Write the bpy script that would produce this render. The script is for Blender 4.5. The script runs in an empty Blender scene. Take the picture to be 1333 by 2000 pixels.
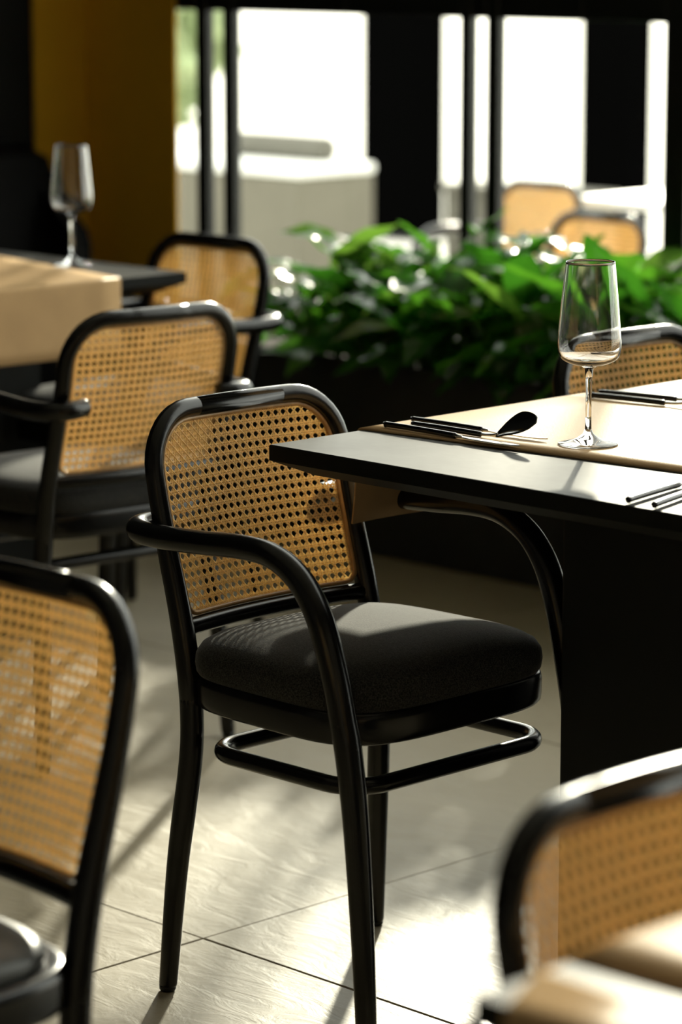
import bpy, bmesh, math, random
from mathutils import Vector, Matrix
random.seed(11)
S = bpy.context.scene
C = S.collection
PI = math.pi

# ------------------------------------------------------------------ camera
# world X runs along the long table's short side, Y towards the glazing, Z up
CAM_H = 1.459
YAW = math.radians(45.6)
PITCH = math.atan((1000 + 135) / 6040.0)
cam_d = bpy.data.cameras.new('camera')
cam_o = bpy.data.objects.new('camera', cam_d)
C.objects.link(cam_o)
cam_d.sensor_fit = 'VERTICAL'
cam_d.sensor_height = 36.0
cam_d.lens = 36.0 * 6040 / 2000
cam_d.clip_end = 300
cam_o.location = (0, 0, CAM_H)
fwd = Vector((-math.sin(YAW) * math.cos(PITCH), math.cos(YAW) * math.cos(PITCH), -math.sin(PITCH)))
cam_o.rotation_euler = fwd.to_track_quat('-Z', 'Y').to_euler()
cam_d.dof.use_dof = True
cam_d.dof.focus_distance = 4.22
cam_d.dof.aperture_fstop = 3.6
S.camera = cam_o

# ------------------------------------------------------------------ sky, sun, exposure
W = bpy.data.worlds.new('sky')
S.world = W
W.use_nodes = True
bg = W.node_tree.nodes['Background']
bg.inputs['Color'].default_value = (1.0, 0.985, 0.94, 1)
bg.inputs['Strength'].default_value = 3.4
sun_d = bpy.data.lights.new('sun', 'SUN')
sun_d.energy = 6.0
sun_d.angle = math.radians(2.0)
sun_d.color = (1.0, 0.91, 0.76)
sun_o = bpy.data.objects.new('sun', sun_d)
C.objects.link(sun_o)
SUN_T = Vector((0.60, -0.80, -0.325)).normalized()     # direction the light travels
sun_o.rotation_euler = SUN_T.to_track_quat('-Z', 'Y').to_euler()
sun_o.location = (-8, 12, 12)
vs = S.view_settings
S.display_settings.display_device = 'sRGB'
vs.view_transform = 'Standard'
vs.look = 'None'
vs.exposure = 0.22
vs.gamma = 1.0
vs.use_curve_mapping = False

# ------------------------------------------------------------------ materials
def mat(name):
    m = bpy.data.materials.new(name)
    m.use_nodes = True
    nt = m.node_tree
    return m, nt, nt.nodes['Principled BSDF']

def simple(name, col, rough=0.5, spec=0.5, metal=0.0, coat=0.0, var=0.0, scale=20.0, bump=0.0, bscale=None):
    m, nt, b = mat(name)
    b.inputs['Base Color'].default_value = (*col, 1)
    b.inputs['Roughness'].default_value = rough
    b.inputs['Specular IOR Level'].default_value = spec
    b.inputs['Metallic'].default_value = metal
    b.inputs['Coat Weight'].default_value = coat
    b.inputs['Coat Roughness'].default_value = 0.08
    tc = nt.nodes.new('ShaderNodeTexCoord')
    if var > 0:
        n = nt.nodes.new('ShaderNodeTexNoise')
        n.inputs['Scale'].default_value = scale
        n.inputs['Detail'].default_value = 6
        nt.links.new(tc.outputs['Object'], n.inputs['Vector'])
        r = nt.nodes.new('ShaderNodeMapRange')
        r.inputs['From Min'].default_value = 0.3
        r.inputs['From Max'].default_value = 0.7
        r.inputs['To Min'].default_value = 1 - var
        r.inputs['To Max'].default_value = 1 + var
        nt.links.new(n.outputs['Fac'], r.inputs['Value'])
        mx = nt.nodes.new('ShaderNodeMix'); mx.data_type = 'RGBA'; mx.blend_type = 'MULTIPLY'
        mx.inputs[0].default_value = 1
        mx.inputs[6].default_value = (*col, 1)
        nt.links.new(r.outputs['Result'], mx.inputs[7])
        nt.links.new(mx.outputs[2], b.inputs['Base Color'])
    if bump > 0:
        n2 = nt.nodes.new('ShaderNodeTexNoise')
        n2.inputs['Scale'].default_value = bscale or scale
        n2.inputs['Detail'].default_value = 5
        nt.links.new(tc.outputs['Object'], n2.inputs['Vector'])
        bp = nt.nodes.new('ShaderNodeBump')
        bp.inputs['Strength'].default_value = bump
        bp.inputs['Distance'].default_value = 0.002
        nt.links.new(n2.outputs['Fac'], bp.inputs['Height'])
        nt.links.new(bp.outputs['Normal'], b.inputs['Normal'])
    return m

def translucent(name, col, tcol, frac, rough, spec=0.4, var=0.15, scale=60.0, coat=0.0):
    """a thin material that also lets light glow through from behind"""
    m = simple(name, col, rough, spec, var=var, scale=scale, coat=coat)
    nt = m.node_tree
    b = nt.nodes['Principled BSDF']
    out = nt.nodes['Material Output']
    t = nt.nodes.new('ShaderNodeBsdfTranslucent')
    t.inputs['Color'].default_value = (*tcol, 1)
    mx = nt.nodes.new('ShaderNodeMixShader')
    mx.inputs[0].default_value = frac
    nt.links.new(b.outputs[0], mx.inputs[1])
    nt.links.new(t.outputs[0], mx.inputs[2])
    nt.links.new(mx.outputs[0], out.inputs['Surface'])
    return m

M = {}
M['lacquer'] = simple('black_lacquered_wood', (0.0035, 0.0035, 0.0035), 0.23, 0.4, coat=0.0, var=0.2, scale=30, bump=0.02, bscale=90)
M['cane'] = translucent('woven_cane', (0.76, 0.57, 0.31), (0.93, 0.76, 0.44), 0.6, 0.4, var=0.18, scale=45)
M['reed'] = simple('cane_edge_reed', (0.45, 0.26, 0.10), 0.35, 0.5, var=0.2, scale=80)
M['runner'] = simple('tan_runner_cloth', (0.54, 0.36, 0.19), 0.36, 0.012, var=0.06, scale=14, bump=0.12, bscale=400)
M['tabletop'] = simple('dark_grey_tabletop', (0.085, 0.086, 0.083), 0.34, 0.015, var=0.25, scale=9, bump=0.05, bscale=60)
M['tableedge'] = simple('black_table_edge', (0.006, 0.007, 0.006), 0.6, 0.15, var=0.15, scale=20)
M['pedestal'] = simple('charcoal_pedestal', (0.011, 0.013, 0.013), 0.6, 0.2, var=0.15, scale=8)
M['planter'] = simple('charcoal_planter', (0.030, 0.032, 0.032), 0.6, 0.2, var=0.15, scale=10, bump=0.05, bscale=80)
M['soil'] = simple('soil', (0.03, 0.02, 0.012), 0.95, 0.2, var=0.4, scale=60, bump=0.6, bscale=90)
M['frame'] = simple('black_window_frame', (0.008, 0.009, 0.008), 0.4, 0.4, var=0.1)
M['postblack'] = simple('matt_black_post', (0.001, 0.001, 0.001), 0.9, 0.0)
M['leather'] = simple('grey_leather', (0.06, 0.063, 0.058), 0.4, 0.5, var=0.15, scale=20)
M['mustard'] = simple('mustard_wall_paint', (0.66, 0.36, 0.018), 0.75, 0.2, var=0.05, scale=4, bump=0.05, bscale=120)
M['darkwall'] = simple('charcoal_wall_paint', (0.010, 0.011, 0.011), 0.8, 0.2, var=0.1, scale=3)
M['greywall'] = simple('warm_grey_wall_paint', (0.13, 0.12, 0.105), 0.8, 0.2, var=0.05, scale=3)
M['ceiling'] = simple('white_ceiling_paint', (0.55, 0.53, 0.49), 0.85, 0.2, var=0.05, scale=3)
M['grout'] = simple('grout', (0.20, 0.18, 0.145), 0.9, 0.2, var=0.2, scale=40)
M['knifeblack'] = simple('black_cutlery_handle', (0.004, 0.004, 0.004), 0.18, 0.5, coat=0.3)
M['steel'] = simple('polished_steel', (0.75, 0.74, 0.70), 0.16, 0.5, metal=1.0)
M['bench'] = simple('black_upholstery', (0.004, 0.004, 0.004), 0.8, 0.1, var=0.2, scale=30, bump=0.1, bscale=300)
M['paving'] = simple('pale_terrace_paving', (0.66, 0.64, 0.58), 0.85, 0.2, var=0.05, scale=0.6)
M['sofa'] = simple('beige_outdoor_fabric', (0.15, 0.14, 0.11), 0.9, 0.2, var=0.06, scale=5)
M['whitefab'] = simple('white_outdoor_fabric', (0.82, 0.82, 0.78), 0.9, 0.2, var=0.03, scale=5)
M['greyfab'] = simple('grey_outdoor_fabric', (0.13, 0.125, 0.105), 0.9, 0.2, var=0.06, scale=5)
M['whitetop'] = simple('white_table_laminate', (0.85, 0.85, 0.83), 0.4, 0.4)
M['hedge'] = simple('pale_hedge_leaf', (0.30, 0.36, 0.20), 0.8, 0.2, var=0.3, scale=6)
M['leafstem'] = simple('leaf_stem', (0.07, 0.15, 0.03), 0.5, 0.4)

def leaf_mat(name, col, tcol, frac):
    m = translucent(name, col, tcol, frac, 0.24, 0.5, var=0.25, scale=9, coat=0.25)
    return m
M['leaf_a'] = leaf_mat('deep_green_leaf', (0.012, 0.060, 0.010), (0.06, 0.26, 0.015), 0.35)
M['leaf_b'] = leaf_mat('mid_green_leaf', (0.022, 0.10, 0.012), (0.11, 0.36, 0.02), 0.4)
M['leaf_c'] = leaf_mat('light_green_leaf', (0.06, 0.17, 0.025), (0.22, 0.46, 0.05), 0.4)
M['leaf_d'] = leaf_mat('pale_leaf', (0.33, 0.38, 0.22), (0.45, 0.5, 0.25), 0.35)

# seat fabric: black felt with grey flecks
m, nt, b = mat('black_felt_fabric')
tc = nt.nodes.new('ShaderNodeTexCoord')
n = nt.nodes.new('ShaderNodeTexNoise'); n.inputs['Scale'].default_value = 520; n.inputs['Detail'].default_value = 3
nt.links.new(tc.outputs['Object'], n.inputs['Vector'])
cr = nt.nodes.new('ShaderNodeValToRGB')
cr.color_ramp.elements[0].position = 0.38; cr.color_ramp.elements[0].color = (0.003, 0.003, 0.003, 1)
cr.color_ramp.elements[1].position = 0.72; cr.color_ramp.elements[1].color = (0.06, 0.06, 0.055, 1)
nt.links.new(n.outputs['Fac'], cr.inputs['Fac'])
nt.links.new(cr.outputs['Color'], b.inputs['Base Color'])
b.inputs['Roughness'].default_value = 0.85
b.inputs['Specular IOR Level'].default_value = 0.3
b.inputs['Sheen Weight'].default_value = 0.3
b.inputs['Sheen Roughness'].default_value = 0.3
bp = nt.nodes.new('ShaderNodeBump'); bp.inputs['Strength'].default_value = 0.5; bp.inputs['Distance'].default_value = 0.001
nt.links.new(n.outputs['Fac'], bp.inputs['Height'])
nt.links.new(bp.outputs['Normal'], b.inputs['Normal'])
M['felt'] = m

# stone floor tile: warm beige slate-like relief, satin
m, nt, b = mat('beige_stone_tile')
geo = nt.nodes.new('ShaderNodeNewGeometry')
n = nt.nodes.new('ShaderNodeTexNoise'); n.inputs['Scale'].default_value = 1.6; n.inputs['Detail'].default_value = 8; n.inputs['Distortion'].default_value = 0.6
nt.links.new(geo.outputs['Position'], n.inputs['Vector'])
cr = nt.nodes.new('ShaderNodeValToRGB')
cr.color_ramp.elements[0].position = 0.3; cr.color_ramp.elements[0].color = (0.28, 0.235, 0.155, 1)
cr.color_ramp.elements[1].position = 0.7; cr.color_ramp.elements[1].color = (0.39, 0.335, 0.235, 1)
nt.links.new(n.outputs['Fac'], cr.inputs['Fac'])
nt.links.new(cr.outputs['Color'], b.inputs['Base Color'])
mp = nt.nodes.new('ShaderNodeMapping'); mp.inputs['Scale'].default_value = (9, 22, 9); mp.inputs['Rotation'].default_value = (0, 0, 0.5)
nt.links.new(geo.outputs['Position'], mp.inputs['Vector'])
n2 = nt.nodes.new('ShaderNodeTexNoise'); n2.inputs['Scale'].default_value = 1.0; n2.inputs['Detail'].default_value = 9; n2.inputs['Roughness'].default_value = 0.62; n2.inputs['Distortion'].default_value = 1.0
nt.links.new(mp.outputs['Vector'], n2.inputs['Vector'])
bp = nt.nodes.new('ShaderNodeBump'); bp.inputs['Strength'].default_value = 0.25; bp.inputs['Distance'].default_value = 0.006
nt.links.new(n2.outputs['Fac'], bp.inputs['Height'])
nt.links.new(bp.outputs['Normal'], b.inputs['Normal'])
rr = nt.nodes.new('ShaderNodeMapRange'); rr.inputs['To Min'].default_value = 0.30; rr.inputs['To Max'].default_value = 0.55
nt.links.new(n2.outputs['Fac'], rr.inputs['Value'])
nt.links.new(rr.outputs['Result'], b.inputs['Roughness'])
b.inputs['Specular IOR Level'].default_value = 0.3
M['tile'] = m

# wine glass
m, nt, b = mat('clear_wine_glass')
b.inputs['Base Color'].default_value = (1, 1, 1, 1)
b.inputs['Roughness'].default_value = 0.0
b.inputs['IOR'].default_value = 1.5
b.inputs['Transmission Weight'].default_value = 1.0
M['glass'] = m

# window pane: clear sheet, mostly see-through with a slight mirror
m, nt, b = mat('window_pane_glass')
nt.nodes.remove(b)
tr = nt.nodes.new('ShaderNodeBsdfTransparent'); tr.inputs['Color'].default_value = (0.93, 0.95, 0.92, 1)
gl = nt.nodes.new('ShaderNodeBsdfGlossy'); gl.inputs['Roughness'].default_value = 0.01
lw = nt.nodes.new('ShaderNodeFresnel'); lw.inputs['IOR'].default_value = 1.12
mx = nt.nodes.new('ShaderNodeMixShader')
nt.links.new(lw.outputs[0], mx.inputs[0])
nt.links.new(tr.outputs[0], mx.inputs[1])
nt.links.new(gl.outputs[0], mx.inputs[2])
nt.links.new(mx.outputs[0], nt.nodes['Material Output'].inputs['Surface'])
M['pane'] = m

# ------------------------------------------------------------------ helpers
def obj(name, me, m=None, parent=None, smooth=False):
    if isinstance(me, bmesh.types.BMesh):
        d = bpy.data.meshes.new(name)
        me.normal_update()
        me.to_mesh(d); me.free(); me = d
    if m is not None and not me.materials:
        me.materials.append(m)
    if smooth:
        for p in me.polygons: p.use_smooth = True
    o = bpy.data.objects.new(name, me)
    C.objects.link(o)
    if parent: o.parent = parent
    return o

def empty(name, loc=(0, 0, 0), rz=0.0):
    o = bpy.data.objects.new(name, None)
    o.empty_display_size = 0.1
    C.objects.link(o)
    o.location = loc; o.rotation_euler = (0, 0, rz)
    return o

def tag(o, label, cat, group=None, kind=None):
    o['label'] = label; o['category'] = cat
    if group: o['group'] = group
    if kind: o['kind'] = kind
    return o

def struct(o, label=None):
    o['kind'] = 'structure'
    if label: o['label'] = label
    return o

def add_box(bm, lo, hi, bevel=0.0, seg=2):
    r = bmesh.ops.create_cube(bm, size=1.0)
    vv = r['verts']
    for v in vv:
        v.co = Vector([lo[i] + (v.co[i] + 0.5) * (hi[i] - lo[i]) for i in range(3)])
    if bevel > 0:
        ee = list({e for v in vv for e in v.link_edges})
        bmesh.ops.bevel(bm, geom=ee, offset=bevel, segments=seg, affect='EDGES', profile=0.6)

def box(name, lo, hi, m, parent=None, bevel=0.0, seg=2):
    bm = bmesh.new(); add_box(bm, lo, hi, bevel, seg)
    return obj(name, bm, m, parent)

def spline(pts, n=8, closed=False):
    """Catmull-Rom through points (any dimension)"""
    out = []
    N = len(pts)
    segs = N if closed else N - 1
    for i in range(segs):
        if closed:
            p = [pts[(i + k - 1) % N] for k in range(4)]
        else:
            p = [pts[max(0, i - 1)], pts[i], pts[i + 1], pts[min(N - 1, i + 2)]]
        for j in range(n):
            t = j / n
            out.append(tuple(0.5 * ((2 * b_) + (-a_ + c_) * t + (2 * a_ - 5 * b_ + 4 * c_ - d_) * t * t + (-a_ + 3 * b_ - 3 * c_ + d_) * t ** 3)
                             for a_, b_, c_, d_ in zip(*p)))
    if not closed: out.append(tuple(pts[-1]))
    return out

def add_tube(bm, path, radii, n=12, closed=False, caps=(True, True), flat=None):
    """sweep a round (or flattened) section along path"""
    P = [Vector(p[:3]) for p in path]
    N = len(P)
    R = radii if hasattr(radii, '__len__') else [radii] * N
    T = []
    for i in range(N):
        if closed: d = P[(i + 1) % N] - P[i - 1]
        else: d = P[min(i + 1, N - 1)] - P[max(i - 1, 0)]
        T.append(d.normalized())
    up = Vector((0, 0, 1)) if abs(T[0].z) < 0.9 else Vector((1, 0, 0))
    nrm = (up - T[0] * up.dot(T[0])).normalized()
    frames = []
    for i in range(N):
        nrm = (nrm - T[i] * nrm.dot(T[i])).normalized()
        frames.append((nrm.copy(), T[i].cross(nrm)))
    rings = []
    def ring(c, f, r):
        return [bm.verts.new(c + (f[0] * math.cos(2 * PI * k / n) + f[1] * math.sin(2 * PI * k / n)) * r) for k in range(n)]
    seq = []
    if not closed and caps[0]:
        for a in (80, 45, 20):
            a = math.radians(a); seq.append((P[0] - T[0] * R[0] * 0.6 * math.sin(a), frames[0], R[0] * math.cos(a)))
    for i in range(N): seq.append((P[i], frames[i], R[i]))
    if not closed and caps[1]:
        for a in (20, 45, 80):
            a = math.radians(a); seq.append((P[-1] + T[-1] * R[-1] * 0.6 * math.sin(a), frames[-1], R[-1] * math.cos(a)))
    for s in seq: rings.append(ring(*s))
    L = len(rings)
    for i in range(L if closed else L - 1):
        a, b_ = rings[i], rings[(i + 1) % L]
        for k in range(n):
            bm.faces.new((a[k], a[(k + 1) % n], b_[(k + 1) % n], b_[k]))
    if not closed:
        bm.faces.new(rings[0][::-1]); bm.faces.new(rings[-1])

def tube(name, path, radii, m, parent=None, n=12, closed=False):
    bm = bmesh.new(); add_tube(bm, path, radii, n, closed)
    bmesh.ops.recalc_face_normals(bm, faces=bm.faces)
    return obj(name, bm, m, parent, smooth=True)

def lathe(name, prof, m, parent=None, n=48, closed=False):
    bm = bmesh.new()
    rings = []
    for r, z in prof:
        if r < 1e-6: rings.append([bm.verts.new((0, 0, z))])
        else: rings.append([bm.verts.new((r * math.cos(2 * PI * k / n), r * math.sin(2 * PI * k / n), z)) for k in range(n)])
    L = len(rings)
    for i in range(L if closed else L - 1):
        a, b_ = rings[i], rings[(i + 1) % L]
        for k in range(n):
            k2 = (k + 1) % n
            if len(a) == 1 and len(b_) == 1: continue
            if len(a) == 1: bm.faces.new((a[0], b_[k2], b_[k]))
            elif len(b_) == 1: bm.faces.new((a[k], a[k2], b_[0]))
            else: bm.faces.new((a[k], a[k2], b_[k2], b_[k]))
    bmesh.ops.recalc_face_normals(bm, faces=bm.faces)
    return obj(name, bm, m, parent, smooth=True)

def copy_tree(o, parent=None):
    c = o.copy(); C.objects.link(c); c.parent = parent
    for ch in o.children: copy_tree(ch, c)
    return c

# ------------------------------------------------------------------ room shell
V_WIN = 5.596      # glazing plane
U_L = -6.744       # left wall
U_R, V_F = 2.6, -2.4
Z_C = 5.3
fl = struct(box('floor', (U_L - 0.2, V_F - 0.2, -0.12), (U_R + 0.2, V_WIN + 0.08, -0.003), M['grout']), 'beige stone tiled floor')
# tiles, one object each
TS = 1.2
bm = bmesh.new(); add_box(bm, (0.0011, 0.0011, -0.012), (TS - 0.0011, TS - 0.0011, 0.0), 0.0012, 1)
tile_me = bpy.data.meshes.new('tile'); bm.to_mesh(tile_me); bm.free(); tile_me.materials.append(M['tile'])
u_j, v_j = -3.259, 2.907
for i in range(-3, 5):
    for j in range(-5, 3):
        x0, y0 = u_j + i * TS, v_j + j * TS
        if x0 + TS < U_L or x0 > U_R or y0 + TS < V_F or y0 > V_WIN: continue
        lo = (max(x0, U_L), max(y0, V_F)); hi = (min(x0 + TS, U_R), min(y0 + TS, V_WIN + 0.07))
        if hi[0] - lo[0] > TS - 1e-4 and hi[1] - lo[1] > TS - 1e-4:
            t = obj('tile', tile_me, None, fl)
            t.location = (x0, y0, random.uniform(-0.0004, 0.0004))
        else:
            if hi[0] - lo[0] < 0.02 or hi[1] - lo[1] < 0.02: continue
            box('tile', (lo[0] + 0.0015, lo[1] + 0.0015, -0.012), (hi[0] - 0.0015, hi[1] - 0.0015, 0.0), M['tile'], fl, 0.0012, 1)

struct(box('ceiling', (U_L - 0.2, V_F - 0.2, Z_C), (U_R + 0.2, V_WIN + 0.1, Z_C + 0.15), M['ceiling']), 'white painted ceiling')
struct(box('wall_left', (U_L - 0.2, V_F - 0.2, 0), (U_L, V_WIN + 0.1, Z_C), M['darkwall']), 'charcoal painted wall')
struct(box('wall_right', (U_R, V_F - 0.2, 0), (U_R + 0.2, V_WIN + 0.1, Z_C), M['greywall']), 'warm grey painted wall')
struct(box('wall_front', (U_L, V_F - 0.2, 0), (U_R, V_F, Z_C), M['greywall']), 'warm grey painted wall')
wb = struct(box('wall_back', (U_L, V_WIN - 0.004, 0), (-6.353, V_WIN + 0.004, Z_C), M['mustard']), 'mustard yellow wall beside the glazing')
tr = struct(box('trim_1', (U_L, 5.413, 0), (U_L + 0.012, V_WIN - 0.004, Z_C), M['mustard']), 'mustard yellow painted corner strip')
struct(box('wall_back', (0.4, V_WIN - 0.03, 0), (U_R, V_WIN + 0.1, Z_C), M['darkwall']), 'charcoal painted wall pier')

# glazing: pairs of black uprights with panes between
Z_T = Z_C
def window(idx, u0, u1, posts, label):
    """posts: list of (u_lo, u_hi) uprights inside [u0, u1]"""
    w = struct(empty('window_%d' % idx, ((u0 + u1) / 2, V_WIN, 0)), label)
    ox = (u0 + u1) / 2
    for a, b_ in posts:
        box('upright', (a - ox, 0.0, 0), (b_ - ox, 0.030, Z_T), M['frame'], w, 0.003, 1)
    edges = [u0] + [x for p in posts for x in p] + [u1]
    for k in range(0, len(edges), 2):
        a, b_ = edges[k], edges[k + 1]
        if b_ - a < 0.01: continue
        box('transom', (a - ox, 0.001, 1.25), (b_ - ox, 0.021, 1.335), M['frame'], w, 0.003, 1)
        box('sill_rail', (a - ox, 0.001, 0), (b_ - ox, 0.021, 0.05), M['frame'], w, 0.003, 1)
        box('pane', (a - ox, 0.008, 0.05), (b_ - ox, 0.014, 1.25), M['pane'], w)
        box('pane', (a - ox, 0.008, 1.335), (b_ - ox, 0.014, Z_T), M['pane'], w)
window(1, -6.353, -5.7, [(-6.275, -6.230), (-6.168, -6.125)], 'black framed glazing beside the mustard wall')
window(2, -5.7, -4.9, [(-5.296, -5.262), (-5.207, -5.168)], 'black framed glazing behind the planter')
window(3, -4.9, -4.0, [(-4.643, -4.575)], 'black framed glazing with a wide upright at right')
window(4, -4.0, -2.4, [(-3.2, -3.15)], 'black framed glazing')
window(5, -2.4, -1.0, [(-2.4, -2.35), (-1.75, -1.7)], 'black framed glazing')
window(6, -1.0, 0.4, [(-1.0, -0.95), (-0.3, -0.25)], 'black framed glazing')

# ------------------------------------------------------------------ terrace outside
Z_O = -0.18
bm = bmesh.new(); add_box(bm, (-90, V_WIN + 0.09, Z_O - 0.1), (40, 110, Z_O))
struct(obj('terrace_floor', bm, M['paving']), 'pale sunlit terrace paving outside the glazing')

PX = (-11.97, -11.575, -10.425, -10.11)
def post_thing(u0, u1, v0, label):
    e = empty('terrace_post', ((u0 + u1) / 2, v0, Z_O)); w = (u1 - u0) / 2
    box('shaft', (-w, -w * 0.6, 0.03), (w, w * 0.6, 2.6), M['postblack'], e, 0.008)
    box('base_plate', (-w - 0.03, -w * 0.6 - 0.03, 0), (w + 0.03, w * 0.6 + 0.03, 0.03), M['frame'], e, 0.004)
    tag(e, label, 'post', 'terrace posts')
post_thing(PX[0], PX[1], 12.0, 'broad black post outside behind the middle of the plants')
post_thing(PX[2], PX[3], 12.0, 'broad black post outside above the white terrace table')

def outdoor_sofa():
    e = empty('outdoor_sofa', (-9.6, 9.2, Z_O))
    box('body', (-1.1, -0.2, 0.05), (0.16, 0.25, 0.615), M['sofa'], e, 0.02, 3)
    box('seat_cushion', (-1.1, -0.21, 0.615), (0.17, 0.25, 0.66), M['whitefab'], e, 0.02, 3)
    tube('bolster', spline([(-0.6, 0.13, 0.712), (-0.3, 0.14, 0.712), (-0.02, 0.13, 0.712)], 6), 0.055, M['greyfab'], e, 16)
    for x in (-1.0, -0.1): box('foot', (x, -0.15, 0), (x + 0.08, 0.2, 0.05), M['frame'], e)
    tag(e, 'low beige outdoor sofa with white cushion and grey bolster outside the glass', 'sofa')
outdoor_sofa()
e = empty('parapet_wall', (-9.13, 10.1, Z_O))
box('wall_body', (-0.42, -0.1, 0), (0.42, 0.1, 0.50), M['greyfab'], e, 0.01, 2)
box('coping', (-0.43, -0.12, 0.50), (0.43, 0.12, 0.535), M['greyfab'], e, 0.008, 2)
tag(e, 'low grey parapet wall outside, right of the broad post behind the plants', 'wall')
def hedge():
    e = empty('hedge', (-17.2, 13.0, Z_O))
    bm = bmesh.new()
    bmesh.ops.create_icosphere(bm, subdivisions=5, radius=1.0)
    for v in bm.verts:
        d = v.co.copy()
        k = 1 + 0.10 * math.sin(d.x * 17 + d.z * 9) * math.sin(d.y * 15 + 2) + random.uniform(-0.06, 0.06)
        v.co = Vector((d.x * 2.6 * k, d.y * 0.9 * k, 1.05 + d.z * 1.05 * k))
        if v.co.z < 0.02: v.co.z = 0.02
    obj('foliage', bm, M['hedge'], e)
    for x in (-1.2, 0, 1.2):
        tube('trunk', [(x, 0, 0), (x + 0.03, 0, 0.5)], 0.05, M['leafstem'], e, 8)
    tag(e, 'pale green hedge far outside by the mustard wall', 'hedge')
hedge()

# ------------------------------------------------------------------ bentwood cane armchair
POST = [(0.0, 0.207, 0.0), (0.013, 0.198, 0.18), (0.028, 0.1855, 0.33), (0.026, 0.1805, 0.405), (0.017, 0.18, 0.475), (0.002, 0.18, 0.544),
        (-0.018, 0.18, 0.613), (-0.036, 0.18, 0.681), (-0.050, 0.18, 0.75), (-0.056, 0.18, 0.80)]
BOW = 0.020
R_F = 0.0135
def post_x(z):
    for a, b_ in zip(POST, POST[1:]):
        if a[2] <= z <= b_[2]:
            t = (z - a[2]) / (b_[2] - a[2])
            return a[0] + (b_[0] - a[0]) * t
    return POST[-1][0]
_fine = spline(POST, 10)
def post_x(z):
    for a, b_ in zip(_fine, _fine[1:]):
        if a[2] <= z <= b_[2] and b_[2] > a[2]:
            t = (z - a[2]) / (b_[2] - a[2])
            return a[0] + (b_[0] - a[0]) * t
    return _fine[-1][0]
def back_pt(y, z, off=0.0):
    return Vector((post_x(z) - BOW * (1 - min(1, (y / 0.18)) ** 2 if y >= 0 else 1 - max(-1, y / 0.18) ** 2) + off, y, z))

Z_TOP = 0.806
RC = 0.080     # corner radius of the back frame
def frame_path():
    pts = []
    for z in [0.41, 0.45, 0.48, 0.51, 0.54, 0.57, 0.60, 0.63, 0.66, 0.69, 0.72, Z_TOP - RC]:
        pts.append((-0.18, z))
    for k in range(1, 10):
        a = PI - k * (PI / 2) / 9
        pts.append((-0.18 + RC + RC * math.cos(a), Z_TOP - RC + RC * math.sin(a)))
    for k in range(1, 10):
        pts.append((-0.18 + RC + k * (0.36 - 2 * RC) / 10, Z_TOP))
    full = pts + [(-y, z) for y, z in pts[::-1] if True]
    out = []
    for y, z in full:
        if out and abs(out[-1][0] - y) < 1e-6 and abs(out[-1][1] - z) < 1e-6: continue
        out.append((y, z))
    return out

# inner outline of the cane panel (y,z)
CY, CZ0, CZ1, CR1, CR0 = 0.164, 0.532, 0.791, 0.064, 0.020
def inside_half(z):
    """half width of the cane panel at height z"""
    if z < CZ0 or z > CZ1: return -1
    if z > CZ1 - CR1:
        d = z - (CZ1 - CR1); return CY - CR1 + math.sqrt(max(0, CR1 ** 2 - d * d))
    if z < CZ0 + CR0:
        d = CZ0 + CR0 - z; return CY - CR0 + math.sqrt(max(0, CR0 ** 2 - d * d))
    return CY
def inside(y, z):
    return abs(y) <= inside_half(z)

def cane_mesh():
    bm = bmesh.new()
    p = 0.0132
    w = 0.00225
    gap = 0.0007
    def ribbon(y0, z0, y1, z1, step, lay, ww):
        L = math.hypot(y1 - y0, z1 - z0)
        n = max(2, int(L / step))
        dy, dz = (y1 - y0) / L, (z1 - z0) / L
        run = []
        def flush():
            if len(run) >= 2:
                prev = None
                for (y, z) in run:
                    c = back_pt(y, z, lay)
                    s = Vector((0, -dz, dy)) * (ww / 2)
                    r = (bm.verts.new(c + s), bm.verts.new(c + Vector((ww * 0.28, 0, 0))), bm.verts.new(c - s), bm.verts.new(c - Vector((ww * 0.22, 0, 0))))
                    if prev:
                        for k in range(4):
                            k2 = (k + 1) % 4
                            bm.faces.new((prev[k], prev[k2], r[k2], r[k]))
                    prev = r
            run.clear()
        for i in range(n + 1):
            t = i / n
            y, z = y0 + (y1 - y0) * t, z0 + (z1 - z0) * t
            if inside(y, z): run.append((y, z))
            else: flush()
        flush()
    zc = CZ0 + 0.004
    nz = int((CZ1 - zc) / p) + 1
    for j in range(nz):                           # horizontal pairs
        for s in (-1, 1):
            z = zc + j * p + s * (w + gap) / 2
            h = inside_half(z)
            if h > 0: ribbon(-h, z, h, z, 0.020, 0.0, w)
    ny = int(CY / p) + 1
    for i in range(-ny, ny + 1):                  # vertical pairs
        for s in (-1, 1):
            y = i * p + s * (w + gap) / 2
            if abs(y) < CY: ribbon(y, CZ0, y, CZ1, 0.012, 0.0005, w)
    H = CZ1 - CZ0
    for sgn, lay in ((1, -0.0005), (-1, 0.0010)): # diagonals cut the corners of each opening
        for k in range(-45, 46):
            c = (k + 0.5) * p
            # line  sgn*(z-zc) = y - c
            y0, z0 = c + sgn * (CZ0 - zc), CZ0
            y1, z1 = c + sgn * (CZ1 - zc), CZ1
            if max(y0, y1) < -CY or min(y0, y1) > CY: continue
            ribbon(y0, z0, y1, z1, 0.0088, lay, w * 1.02)
    me = bpy.data.meshes.new('cane_panel'); bm.to_mesh(me); bm.free()
    me.materials.append(M['cane'])
    return me

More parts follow.
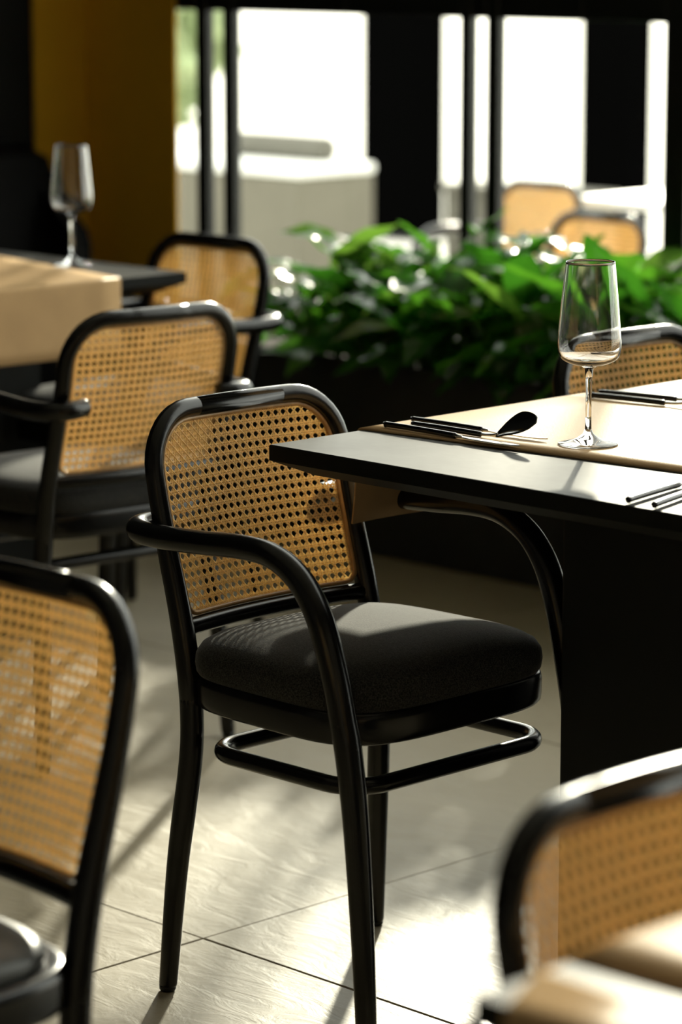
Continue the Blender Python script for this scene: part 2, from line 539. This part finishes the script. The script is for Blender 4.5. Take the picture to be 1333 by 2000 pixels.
def border_path():
    pts = []
    n = 8
    for k in range(n + 1):
        a = PI / 2 * k / n; pts.append((CY - CR1 + CR1 * math.cos(a), CZ1 - CR1 + CR1 * math.sin(a)))
    for k in range(1, 8): pts.append((CY - CR1 - k * 2 * (CY - CR1) / 8, CZ1))
    for k in range(n + 1):
        a = PI / 2 + PI / 2 * k / n; pts.append((-CY + CR1 + CR1 * math.cos(a), CZ1 - CR1 + CR1 * math.sin(a)))
    for k in range(1, 8): pts.append((-CY, CZ1 - CR1 - k * (CZ1 - CR1 - CZ0 - CR0) / 8))
    for k in range(n + 1):
        a = PI + PI / 2 * k / n; pts.append((-CY + CR0 + CR0 * math.cos(a), CZ0 + CR0 + CR0 * math.sin(a)))
    for k in range(1, 8): pts.append((-CY + CR0 + k * 2 * (CY - CR0) / 8, CZ0))
    for k in range(n + 1):
        a = 1.5 * PI + PI / 2 * k / n; pts.append((CY - CR0 + CR0 * math.cos(a), CZ0 + CR0 + CR0 * math.sin(a)))
    for k in range(1, 8): pts.append((CY, CZ0 + CR0 + k * (CZ1 - CR1 - CZ0 - CR0) / 8))
    return pts

def seat_outline(cx, hx, hy, n, e=4.2):
    out = []
    for k in range(n):
        a = 2 * PI * k / n
        c, s = math.cos(a), math.sin(a)
        x = hx * math.copysign(abs(c) ** (2 / e), c)
        y = hy * math.copysign(abs(s) ** (2 / e), s)
        y *= 1 + 0.03 * (x / hx)          # a little wider in front
        out.append((cx + x, y))
    return out

def stack_rings(rings):
    """close a list of equal rings into a solid"""
    bm = bmesh.new()
    vr = [[bm.verts.new(p) for p in r] for r in rings]
    n = len(vr[0])
    for a, b_ in zip(vr, vr[1:]):
        for k in range(n): bm.faces.new((a[k], a[(k + 1) % n], b_[(k + 1) % n], b_[k]))
    bm.faces.new(vr[0][::-1]); bm.faces.new(vr[-1])
    bmesh.ops.recalc_face_normals(bm, faces=bm.faces)
    return bm

SX, SHX, SHY = 0.187, 0.191, 0.206
def cushion(inset=0.0, flatter=1.0):
    rings = []
    n = 72
    prof = [(0.97, 0.452), (1.0, 0.462), (1.008, 0.474), (1.0, 0.487), (0.965, 0.4985), (0.90, 0.5065), (0.78, 0.5135), (0.6, 0.519), (0.4, 0.5225), (0.2, 0.524), (0.05, 0.5245)]
    for k, z in prof:
        kk = k - inset
        if kk <= 0.02: continue
        z = 0.452 + (z - 0.452) * flatter
        e = 4.2 - 1.8 * max(0, (0.9 - k))
        rings.append([(x, y, z) for x, y in seat_outline(SX, SHX * kk, SHY * kk, n, max(2.2, e))])
    return stack_rings(rings)

def seat_frame():
    rings = []
    n = 72
    for k, z in [(0.95, 0.412), (0.985, 0.413), (1.0, 0.417), (1.004, 0.424), (1.004, 0.446), (0.998, 0.453), (0.985, 0.457), (0.95, 0.458), (0.6, 0.458)]:
        rings.append([(x, y, z) for x, y in seat_outline(SX, SHX * k, SHY * k, n)])
    return stack_rings(rings)

CANE = cane_mesh()
GLIDE = None
def glide(parent, x, y):
    global GLIDE
    if GLIDE is None:
        g = lathe('foot_glide', [(0, 0.0), (0.010, 0.0), (0.0118, 0.003), (0.0118, 0.010), (0, 0.010)], M['frame'], parent, 16)
        GLIDE = g.data
    else:
        g = obj('foot_glide', GLIDE, None, parent)
    g.location = (x, y, 0)

def make_chair(pad=False, arms=True):
    e = empty('cane_armchair' if arms else 'cane_chair')
    # back frame: one bent rod, above the seat
    fp = [tuple(back_pt(y, z)) for y, z in frame_path()]
    tube('back_frame', fp, [R_F + 0.0030 * max(0.0, min(1.0, (0.70 - q[2]) / 0.2)) for q in fp], M['lacquer'], e, 16)
    rail = [tuple(back_pt(-0.18 + 0.36 * k / 14, 0.516)) for k in range(15)]
    tube('back_rail', rail, 0.0125, M['lacquer'], e, 12)
    cn = obj('cane_panel', CANE, None, e); cn['kind'] = 'stuff'; cn['label'] = 'woven honey coloured cane'
    tube('cane_border', [tuple(back_pt(y, z, 0.002)) for y, z in border_path()], 0.0035, M['reed'], e, 8, closed=True)
    for s in (-1, 1):
        # rear leg, continuing the bent rod
        lp = [(x, y * s, z) for x, y, z in _fine if 0.006 <= z <= 0.425]
        rr = [0.0128 + 0.0037 * min(1, p[2] / 0.25) for p in lp]
        lg = tube('leg', lp, rr, M['lacquer'], e, 14)
        glide(lg, 0.0, 0.207 * s)
        if arms:
            # armrest: curls round behind the post, runs forward and bends down
            arm = [(-0.055, 0.150, 0.654), (-0.063, 0.178, 0.653), (-0.056, 0.203, 0.652), (-0.030, 0.217, 0.651), (0.02, 0.221, 0.651), (0.10, 0.222, 0.655),
                   (0.178, 0.222, 0.660), (0.238, 0.222, 0.655), (0.288, 0.222, 0.629), (0.323, 0.222, 0.583), (0.347, 0.221, 0.518), (0.363, 0.220, 0.455), (0.371, 0.2195, 0.42)]
            ap = spline([(x, y * s, z) for x, y, z in arm], 6)
            ar = [0.0165 + (0.002 * min(1, (q[0] - 0.2) / 0.13) if q[0] > 0.2 else 0) for q in ap]
            tube('armrest', ap, ar, M['lacquer'], e, 16)
        fl_ = [(0.363, 0.220, 0.455), (0.371, 0.2195, 0.42), (0.384, 0.219, 0.33), (0.395, 0.218, 0.19), (0.401, 0.217, 0.07), (0.403, 0.217, 0.006)]
        if not arms: fl_ = [(0.330, 0.150, 0.420), (0.345, 0.162, 0.33), (0.365, 0.178, 0.19), (0.378, 0.186, 0.07), (0.382, 0.188, 0.006)]
        fp_ = spline([(x, y * s, z) for x, y, z in fl_], 6)
        fr = [0.0135 + 0.0050 * min(1, q[2] / 0.42) for q in fp_]
        lg = tube('leg', fp_, fr, M['lacquer'], e, 16)
        glide(lg, fl_[-1][0], fl_[-1][1] * s)
    # stretcher hoop
    rp = []
    x0, x1, hy, rc = (0.066, 0.356, 0.191, 0.055) if arms else (0.066, 0.318, 0.155, 0.055)
    for cxx, cyy, a0 in ((x1 - rc, hy - rc, 0), (x0 + rc, hy - rc, PI / 2), (x0 + rc, -hy + rc, PI), (x1 - rc, -hy + rc, 1.5 * PI)):
        for k in range(9):
            a = a0 + k * PI / 16
            rp.append((cxx + rc * math.cos(a), cyy + rc * math.sin(a), 0.357))
    tube('stretcher_hoop', rp, 0.0118, M['lacquer'], e, 12, closed=True)
    obj('seat_frame', seat_frame(), M['lacquer'], e, smooth=True)
    obj('seat_cushion', cushion(0.10, 0.55) if pad else cushion(), M['leather'] if pad else M['felt'], e, smooth=True)
    return e

proto = make_chair()
proto_pad = make_chair(pad=True, arms=False)
GR = 'cane armchairs in the dining room'
GT = 'cane armchairs on the terrace'
def place(o, u, v, rz, label, group=GR, z=0.0):
    o.location = (u, v, z); o.rotation_euler = (0, 0, rz)
    return tag(o, label, 'chair', group)
place(proto, -3.126, 2.927, 0.006, 'black bentwood cane armchair in full view, pushed under the grey table corner')
place(copy_tree(proto), -3.19, 3.84, 0.0, 'cane armchair seen behind the upright wine glass at the far edge of the table')
place(copy_tree(proto), -4.108, 3.512, PI - 0.07, 'cane armchair at left facing away, standing before the table with the tan overhang')
place(copy_tree(proto), -4.918, 4.367, -PI / 2, 'cane armchair at the end of the far left table beside the plants')
place(proto_pad, -2.45, 1.876, -PI / 2 + 0.02, 'blurred armless cane chair cut off at the bottom left with a pale rimmed seat')
place(copy_tree(proto), -1.425, 1.795, 0.0, 'blurred cane armchair at the bottom right behind the tan covered table')
place(copy_tree(proto), -6.02, 6.915, -PI / 2, 'cane armchair outside the glass, nearer of two at the white terrace table', GT, Z_O)
place(copy_tree(proto), -6.93, 7.665, -PI / 2, 'cane armchair outside the glass, left of the white terrace table', GT, Z_O)

# ------------------------------------------------------------------ tables
T_Z = 0.765
def tabletop(name, u0, u1, v0, v1, parent):
    bm = bmesh.new()
    ch, t1, t2 = 0.045, 0.022, 0.043
    rings = []
    for ins, z in ((0.0015, T_Z), (0.0, T_Z - 0.0015), (0.0, T_Z - t1), (ch, T_Z - t2)):
        rings.append([bm.verts.new(p) for p in ((u0 + ins, v0 + ins, z), (u1 - ins, v0 + ins, z), (u1 - ins, v1 - ins, z), (u0 + ins, v1 - ins, z))])
    for a, b_ in zip(rings, rings[1:]):
        for k in range(4):
            f = bm.faces.new((a[k], a[(k + 1) % 4], b_[(k + 1) % 4], b_[k])); f.material_index = 1
    bm.faces.new(rings[0]); f = bm.faces.new(rings[-1][::-1]); f.material_index = 1
    bmesh.ops.recalc_face_normals(bm, faces=bm.faces)
    o = obj(name, bm, None, parent)
    o.data.materials.append(M['tabletop']); o.data.materials.append(M['tableedge'])
    return o

def table(u0, u1, v0, v1, base, label):
    e = empty('dining_table', (0, 0, 0))
    c = ((u0 + u1) / 2, (v0 + v1) / 2)
    e.location = (c[0], c[1], 0)
    tabletop('tabletop', u0 - c[0], u1 - c[0], v0 - c[1], v1 - c[1], e)
    for (a0, a1, b0, b1) in base:
        box('pedestal', (a0 - c[0], b0 - c[1], 0.012), (a1 - c[0], b1 - c[1], T_Z - 0.0435), M['pedestal'], e, 0.004, 2)
        box('floor_plate', (a0 - 0.03 - c[0], b0 - 0.03 - c[1], 0.0005), (a1 + 0.03 - c[0], b1 + 0.03 - c[1], 0.012), M['pedestal'], e, 0.003, 1)
    return tag(e, label, 'table', 'black topped dining tables')
table(-3.067, -2.13, 2.865, 4.75, [(-2.70, -2.45, 3.06, 4.55)], 'dark grey dining table with charcoal pedestal, wine glass on it')
table(-6.1, -4.787, 3.0, 4.239, [(-5.6, -5.05, 3.4, 4.06)], 'far left dining table carrying a wine glass')
table(-1.337, -0.45, 1.432, 2.9, [(-1.02, -0.75, 1.7, 2.65)], 'foreground dining table cut off at the bottom right corner')

def runner(name, corners, drop_edge, drop, label, thick=0.003, fold=0.06, parent=None, sub=10):
    """cloth strip: corners A,B (the edge that hangs over), C,D ; drops over AB"""
    A, B_, Cc, D = [Vector((x, y, T_Z + 0.0005)) for x, y in corners]
    out = (A - D).normalized()
    bm = bmesh.new()
    prof = [(1.0 - k / 10, 'top') for k in range(11)]
    rows = []
    # along the strip from the far end (D,C) to the hanging edge, round the edge, then down
    steps = []
    for k in range(13): steps.append((k / 12, 0.0, 0.0))
    r = 0.006
    for k in range(1, 6):
        a = k * (PI / 2) / 5
        steps.append((1.0, r * math.sin(a), -r * (1 - math.cos(a))))
    for k in range(1, 7):
        q = k / 6
        steps.append((1.0, r + 0.010 * q * q, -r - (drop - r) * q))
    for t, o_, dz in steps:
        L = D.lerp(A, t) + out * o_ + Vector((0, 0, dz))
        R_ = Cc.lerp(B_, t) + out * o_ + Vector((0, 0, dz))
        rows.append([L.lerp(R_, j / sub) + (out * 0.004 * math.sin(j * 1.1) * max(0, -dz / drop)) for j in range(sub + 1)])
    vr = [[bm.verts.new(p) for p in row] for row in rows]
    for a, b_ in zip(vr, vr[1:]):
        for k in range(sub): bm.faces.new((a[k], a[k + 1], b_[k + 1], b_[k]))
    bmesh.ops.recalc_face_normals(bm, faces=bm.faces)
    # make the sheet solid, growing upwards
    up = sum((f.normal.z for f in bm.faces))
    if up < 0: bmesh.ops.reverse_faces(bm, faces=bm.faces)
    o = obj(name, bm, M['runner'], parent, smooth=True)
    md = o.modifiers.new('thickness', 'SOLIDIFY'); md.thickness = thick; md.offset = 1.0
    return tag(o, label, 'table runner', 'tan table runners')
runner('table_runner', [(-3.067, 3.044), (-3.067, 3.53), (-2.13, 3.57), (-2.13, 3.125)], None, 0.138, 'tan table runner under the upright wine glass, its end hanging below the table')
runner('table_runner', [(-4.787, 3.50), (-4.787, 4.055), (-5.6, 4.20), (-5.6, 3.62)], None, 0.148, 'tan table runner hanging over the edge of the far left table')
runner('table_runner', [(-1.337, 1.532), (-1.337, 2.12), (-0.46, 2.12), (-0.46, 1.545)], None, 0.150, 'tan table runner on the foreground table, next to the blurred chair back')
runner('folded_cloth', [(-1.30, 1.432), (-0.5, 1.432), (-0.5, 1.484), (-1.325, 1.484)], None, 0.022, 'narrow folded tan cloth along the near edge of the foreground table', thick=0.008)
bpy.data.objects['folded_cloth']['category'] = 'cloth'; bpy.data.objects['folded_cloth']['group'] = ''
del bpy.data.objects['folded_cloth']['group']

# ------------------------------------------------------------------ wine glasses
def wine_glass(u, v, label, z):
    e = empty('wine_glass', (u, v, z))
    # foot with a raised centre
    lathe('foot', [(0, 0.0), (0.039, 0.0), (0.0415, 0.0012), (0.0405, 0.0024), (0.030, 0.0042), (0.016, 0.0085), (0.0075, 0.0150), (0.0046, 0.0215), (0, 0.0215)], M['glass'], e, 64)
    lathe('stem', [(0, 0.0216), (0.0046, 0.0216), (0.0041, 0.04), (0.0040, 0.07), (0.0044, 0.09), (0.0058, 0.1045), (0, 0.1045)], M['glass'], e, 32)
    out_ = [(0.0058, 0.1046), (0.012, 0.1085), (0.026, 0.1120), (0.0375, 0.1180), (0.0424, 0.1270), (0.0436, 0.1380), (0.0430, 0.150), (0.0416, 0.168), (0.0397, 0.190), (0.0375, 0.212), (0.0352, 0.234), (0.0336, 0.250)]
    out_ = spline(out_, 4)
    inn = [(0.0326, 0.2505), (0.0342, 0.234), (0.0365, 0.212), (0.0387, 0.190), (0.0406, 0.168), (0.0420, 0.150), (0.0425, 0.1385), (0.0411, 0.1285), (0.0362, 0.1202), (0.0250, 0.1152), (0.010, 0.1132), (0.0, 0.1128)]
    inn = spline(inn[:-1], 4) + [inn[-1]]
    lathe('bowl', [(0, 0.1046)] + out_ + [(0.0331, 0.2512)] + inn, M['glass'], e, 72)
    return tag(e, label, 'wine glass', 'wine glasses')
wine_glass(-2.745, 3.161, 'empty wine glass on the tan runner at right, in sharp focus', T_Z + 0.0037)
wine_glass(-5.03, 4.135, 'blurred wine glass on the far left table before the mustard wall', T_Z + 0.0037)

# ------------------------------------------------------------------ cutlery
def handle(bm, L, w=0.0050):
    path = [(0, 0, 0.0045), (0.004, 0, 0.0048), (0.05, 0, 0.0050), (L * 0.8, 0, 0.0046), (L, 0, 0.0042)]
    add_tube(bm, spline(path, 4), [w * (0.95 if i < 3 else 0.85) for i in range(17)], 10)
def cutlery(kind, u, v, rz, label, z, hl=0.10):
    e = empty('table_' + kind, (u, v, z), rz)
    bm = bmesh.new(); handle(bm, hl); bmesh.ops.recalc_face_normals(bm, faces=bm.faces)
    obj('handle', bm, M['knifeblack'], e, smooth=True)
    if kind == 'knife':
        bm = bmesh.new()
        add_tube(bm, [(hl, 0, 0.0042), (hl + 0.012, 0, 0.0040)], [0.0032, 0.0022], 8)
        bmesh.ops.recalc_face_normals(bm, faces=bm.faces)
        obj('neck', bm, M['steel'], e, smooth=True)
        # blade lying on its side: outline extruded
        ol = [(hl + 0.010, -0.0022), (hl + 0.03, -0.007), (hl + 0.085, -0.0085), (hl + 0.110, -0.004), (hl + 0.118, 0.003), (hl + 0.10, 0.0055), (hl + 0.010, 0.0025)]
        bm = bmesh.new()
        top = [bm.verts.new((x, y, 0.0046)) for x, y in ol]; bot = [bm.verts.new((x, y, 0.0030)) for x, y in ol]
        bm.faces.new(top); bm.faces.new(bot[::-1])
        for k in range(len(ol)): bm.faces.new((top[k], bot[k], bot[(k + 1) % len(ol)], top[(k + 1) % len(ol)]))
        bmesh.ops.recalc_face_normals(bm, faces=bm.faces)
        obj('blade', bm, M['steel'], e)
    elif kind == 'spoon':
        bm = bmesh.new()
        add_tube(bm, spline([(hl, 0, 0.0042), (hl + 0.02, 0, 0.0052), (hl + 0.034, 0, 0.0085)], 4), 0.0022, 8)
        bmesh.ops.recalc_face_normals(bm, faces=bm.faces)
        obj('neck', bm, M['steel'], e, smooth=True)
        bm = bmesh.new()
        rows = []
        for i in range(13):
            t = i / 12
            hw = 0.0205 * math.sqrt(max(0.0, 1 - (2 * t - 1) ** 2)) * (1.12 - 0.25 * t) + 0.0006
            row = []
            for j in range(9):
                s = -1 + 2 * j / 8
                dip = -0.0065 * (1 - s * s) * math.sin(PI * t) ** 0.7
                yy, zz = s * hw * 1.1, dip
                row.append(bm.verts.new((hl + 0.032 + 0.068 * t, yy * 0.8 - zz * 0.6, 0.0115 + yy * 0.6 + zz * 0.8 + 0.012 * math.sin(PI * min(t, 0.5)) + 0.008 * t)))
            rows.append(row)
        for a, b_ in zip(rows, rows[1:]):
            for k in range(8): bm.faces.new((a[k], a[k + 1], b_[k + 1], b_[k]))
        o = obj('bowl', bm, M['knifeblack'], e, smooth=True)
        md = o.modifiers.new('thickness', 'SOLIDIFY'); md.thickness = 0.0016; md.offset = 1
    else:
        bm = bmesh.new()
        add_tube(bm, spline([(hl, 0, 0.0042), (hl + 0.02, 0, 0.0050), (hl + 0.04, 0, 0.0080)], 4), 0.0024, 8)
        bmesh.ops.recalc_face_normals(bm, faces=bm.faces)
        obj('neck', bm, M['steel'], e, smooth=True)
        bm = bmesh.new()
        add_box(bm, (hl + 0.037, -0.010, 0.0065), (hl + 0.055, 0.010, 0.0085), 0.002)
        for s in (-0.0082, -0.0027, 0.0027, 0.0082):
            add_tube(bm, spline([(hl + 0.053, s, 0.0075), (hl + 0.075, s, 0.0055), (hl + 0.10, s * 0.92, 0.0085)], 4), [0.0015] * 8 + [0.0008], 6)
        bmesh.ops.recalc_face_normals(bm, faces=bm.faces)
        obj('tines', bm, M['steel'], e, smooth=True)
    return tag(e, label, kind, 'black handled cutlery')
ZR = T_Z + 0.0037
cutlery('knife', -3.042, 3.068, 0.0, 'black handled knife nearest the runner edge at the table corner', ZR, 0.135)
cutlery('spoon', -3.016, 3.098, 0.03, 'black spoon lying between two knives at the table corner', ZR, 0.125)
cutlery('knife', -3.046, 3.128, 0.04, 'black handled knife with bright blade, farther of the two at the table corner', ZR, 0.128)
cutlery('fork', -3.022, 3.488, 0.16, 'black handled fork behind the wine glass, on the runner', ZR, 0.125)
cutlery('fork', -3.032, 3.520, 0.24, 'black handled fork behind the wine glass, farthest from the camera', ZR, 0.125)
cutlery('knife', -2.429, 2.875, PI / 2 + 0.2, 'black handled knife on bare grey tabletop at right, left of the pair', T_Z + 0.0007, 0.13)
cutlery('spoon', -2.385, 2.872, PI / 2 + 0.25, 'black spoon on bare grey tabletop cut by the right frame edge', T_Z + 0.0007, 0.13)
cutlery('spoon', -2.47, 3.375, PI + 0.2, 'black spoon whose bowl shows at the right frame edge past the wine glass', ZR, 0.14)

# small dark cup on the far table
e = empty('dark_cup', (-5.0, 3.80, T_Z + 0.0037))
lathe('body', [(0, 0), (0.024, 0), (0.027, 0.004), (0.033, 0.07), (0.0335, 0.074), (0.031, 0.073), (0.025, 0.008), (0, 0.006)], M['knifeblack'], e, 32)
lathe('rim', [(0.0325, 0.0735), (0.0342, 0.0745), (0.0342, 0.0765), (0.0318, 0.0765), (0.0310, 0.0745)], M['knifeblack'], e, 32, closed=True)
tag(e, 'small black cup at the left frame edge on the far table', 'cup')

# ------------------------------------------------------------------ banquette along the left wall
def banquette():
    e = empty('banquette', (U_L + 0.002, 3.9, 0))
    prof = [(0.0, 0.02), (0.50, 0.02), (0.50, 0.44), (0.20, 0.47), (0.12, 0.86), (0.0, 0.88)]
    v0, v1 = -1.5, 1.42
    bm = bmesh.new()
    a = [bm.verts.new((x, v0, z)) for x, z in prof]; b_ = [bm.verts.new((x, v1, z)) for x, z in prof]
    bm.faces.new(a); bm.faces.new(b_[::-1])
    for k in range(len(prof)): bm.faces.new((a[k], b_[k], b_[(k + 1) % len(prof)], a[(k + 1) % len(prof)]))
    bmesh.ops.recalc_face_normals(bm, faces=bm.faces)
    obj('bench_body', bm, M['bench'], e)
    box('seat_pad', (0.14, v0, 0.455), (0.53, v1, 0.53), M['bench'], e, 0.02, 3)
    # end panel with a sloping shoulder
    ep = [(0.0, 0.0), (0.27, 0.0), (0.28, 0.62), (0.265, 0.66), (0.14, 0.77), (0.10, 0.85), (0.0, 0.88)]
    bm = bmesh.new()
    a = [bm.verts.new((x, v1, z)) for x, z in ep]; b_ = [bm.verts.new((x, v1 + 0.06, z)) for x, z in ep]
    bm.faces.new(a); bm.faces.new(b_[::-1])
    for k in range(len(ep)): bm.faces.new((a[k], b_[k], b_[(k + 1) % len(ep)], a[(k + 1) % len(ep)]))
    bmesh.ops.recalc_face_normals(bm, faces=bm.faces)
    obj('end_panel', bm, M['bench'], e)
    tag(e, 'black bench with sloping end behind the far left table', 'bench')
banquette()

# ------------------------------------------------------------------ planter with leafy plants
PU0, PU1, PV0, PV1, PH = -6.15, -3.5, 5.096, 5.52, 0.462
e = empty('planter_box', ((PU0 + PU1) / 2, (PV0 + PV1) / 2, 0))
hx, hy, th = (PU1 - PU0) / 2, (PV1 - PV0) / 2, 0.018
box('front_panel', (-hx, -hy, 0.0), (hx, -hy + th, PH), M['planter'], e, 0.003, 1)
box('back_panel', (-hx, hy - th, 0.0), (hx, hy, PH), M['planter'], e, 0.003, 1)
box('end_panel', (-hx, -hy + th, 0.0), (-hx + th, hy - th, PH), M['planter'], e, 0.003, 1)
box('end_panel', (hx - th, -hy + th, 0.0), (hx, hy - th, PH), M['planter'], e, 0.003, 1)
box('soil', (-hx + th, -hy + th, PH - 0.2), (hx - th, hy - th, PH - 0.035), M['soil'], e)
tag(e, 'long charcoal planter box full of green plants by the glazing', 'planter')

def leaf_mesh(name, L, Wd, curl, m):
    bm = bmesh.new()
    rows = []
    n = 9
    for i in range(n + 1):
        t = i / n
        hw = Wd / 2 * (math.sin(PI * t ** 0.8) ** 0.75) * (1 - 0.15 * t) + 0.0004
        x = L * (t - 0.12 * curl * t * t)
        z = -curl * L * 0.55 * t * t + 0.10 * L * t
        row = []
        for j in range(5):
            s = -1 + j / 2
            zz = z + abs(s) * hw * 0.28 + 0.004 * math.sin(t * 14 + s)
            row.append(bm.verts.new((x, s * hw, zz)))
        rows.append(row)
    for a, b_ in zip(rows, rows[1:]):
        for k in range(4): bm.faces.new((a[k], a[k + 1], b_[k + 1], b_[k]))
    me = bpy.data.meshes.new(name); bm.to_mesh(me); bm.free()
    for p in me.polygons: p.use_smooth = True
    me.materials.append(m)
    return me
LEAVES = {}
for key in ('leaf_a', 'leaf_b', 'leaf_c', 'leaf_d'):
    LEAVES[key] = [leaf_mesh('leaf', L, Wd, cu, M[key]) for L, Wd, cu in ((0.20, 0.086, 0.5), (0.16, 0.082, 0.9), (0.23, 0.078, 0.25), (0.14, 0.078, 0.6))]

def plant(u, v, h, n, pale, label):
    e = empty('leafy_plant', (u, v, PH - 0.035))
    bm = bmesh.new()
    leaves = []
    for i in range(n):
        az = i * 2.4 + random.uniform(-0.4, 0.4)
        rad = random.uniform(0.02, 0.11)
        zz = h * random.uniform(0.25, 1.0)
        if rad > 0.09: zz *= 0.8
        tip = Vector((math.cos(az) * rad, math.sin(az) * rad, zz))
        mid = Vector((tip.x * 0.3, tip.y * 0.3, zz * 0.6))
        add_tube(bm, spline([(tip.x * 0.08, tip.y * 0.08, 0), tuple(mid), tuple(tip)], 3), 0.0028, 5)
        leaves.append((tip, az))
    bmesh.ops.recalc_face_normals(bm, faces=bm.faces)
    obj('stems', bm, M['leafstem'], e, smooth=True)
    for tip, az in leaves:
        r = random.random()
        key = 'leaf_d' if r < pale else random.choice(['leaf_a', 'leaf_a', 'leaf_b', 'leaf_b', 'leaf_c'])
        o = obj('leaf', random.choice(LEAVES[key]), None, e)
        o.location = tip
        pitch = random.uniform(-0.9, 0.5)          # negative lifts the tip
        o.rotation_euler = (random.uniform(-0.5, 0.5), pitch, az + random.uniform(-0.5, 0.5))
        s = random.uniform(0.75, 1.15)
        o.scale = (s, s, s)
    return tag(e, label, 'plant', 'green plants in the planter box')
ORD = ['first', 'second', 'third', 'fourth', 'fifth', 'sixth', 'seventh', 'eighth', 'ninth', 'tenth', 'eleventh', 'twelfth', 'thirteenth', 'fourteenth', 'fifteenth', 'sixteenth']
ROW = ['front', 'middle', 'back']
us = [-5.40 + i * 0.098 for i in range(16)]
for i, uu in enumerate(us):
    for row, vv in enumerate((5.16, 5.31, 5.45)):
        if row == 2 and i % 2: continue
        h = 0.20 + 0.05 * row + random.uniform(-0.04, 0.05)
        pale = 0.05
        plant(uu + random.uniform(-0.03, 0.03), vv + random.uniform(-0.02, 0.02), h, 14, pale, 'broad leaved green plant, %s from the left in the %s row of the charcoal planter' % (ORD[i // 2 if row == 2 else i], ROW[row]))

# ------------------------------------------------------------------ white table on the terrace
e = empty('terrace_table', (-6.48, 8.2, Z_O))
bm = bmesh.new(); add_box(bm, (-0.38, -0.38, 0.735), (0.38, 0.38, 0.765), 0.006, 2)
obj('tabletop', bm, M['whitetop'], e)
tube('column', [(0, 0, 0.02), (0, 0, 0.735)], 0.035, M['frame'], e, 16)
lathe('base', [(0, 0), (0.22, 0), (0.22, 0.012), (0.04, 0.03), (0, 0.03)], M['frame'], e, 32)
tag(e, 'white square table outside on the terrace', 'table')
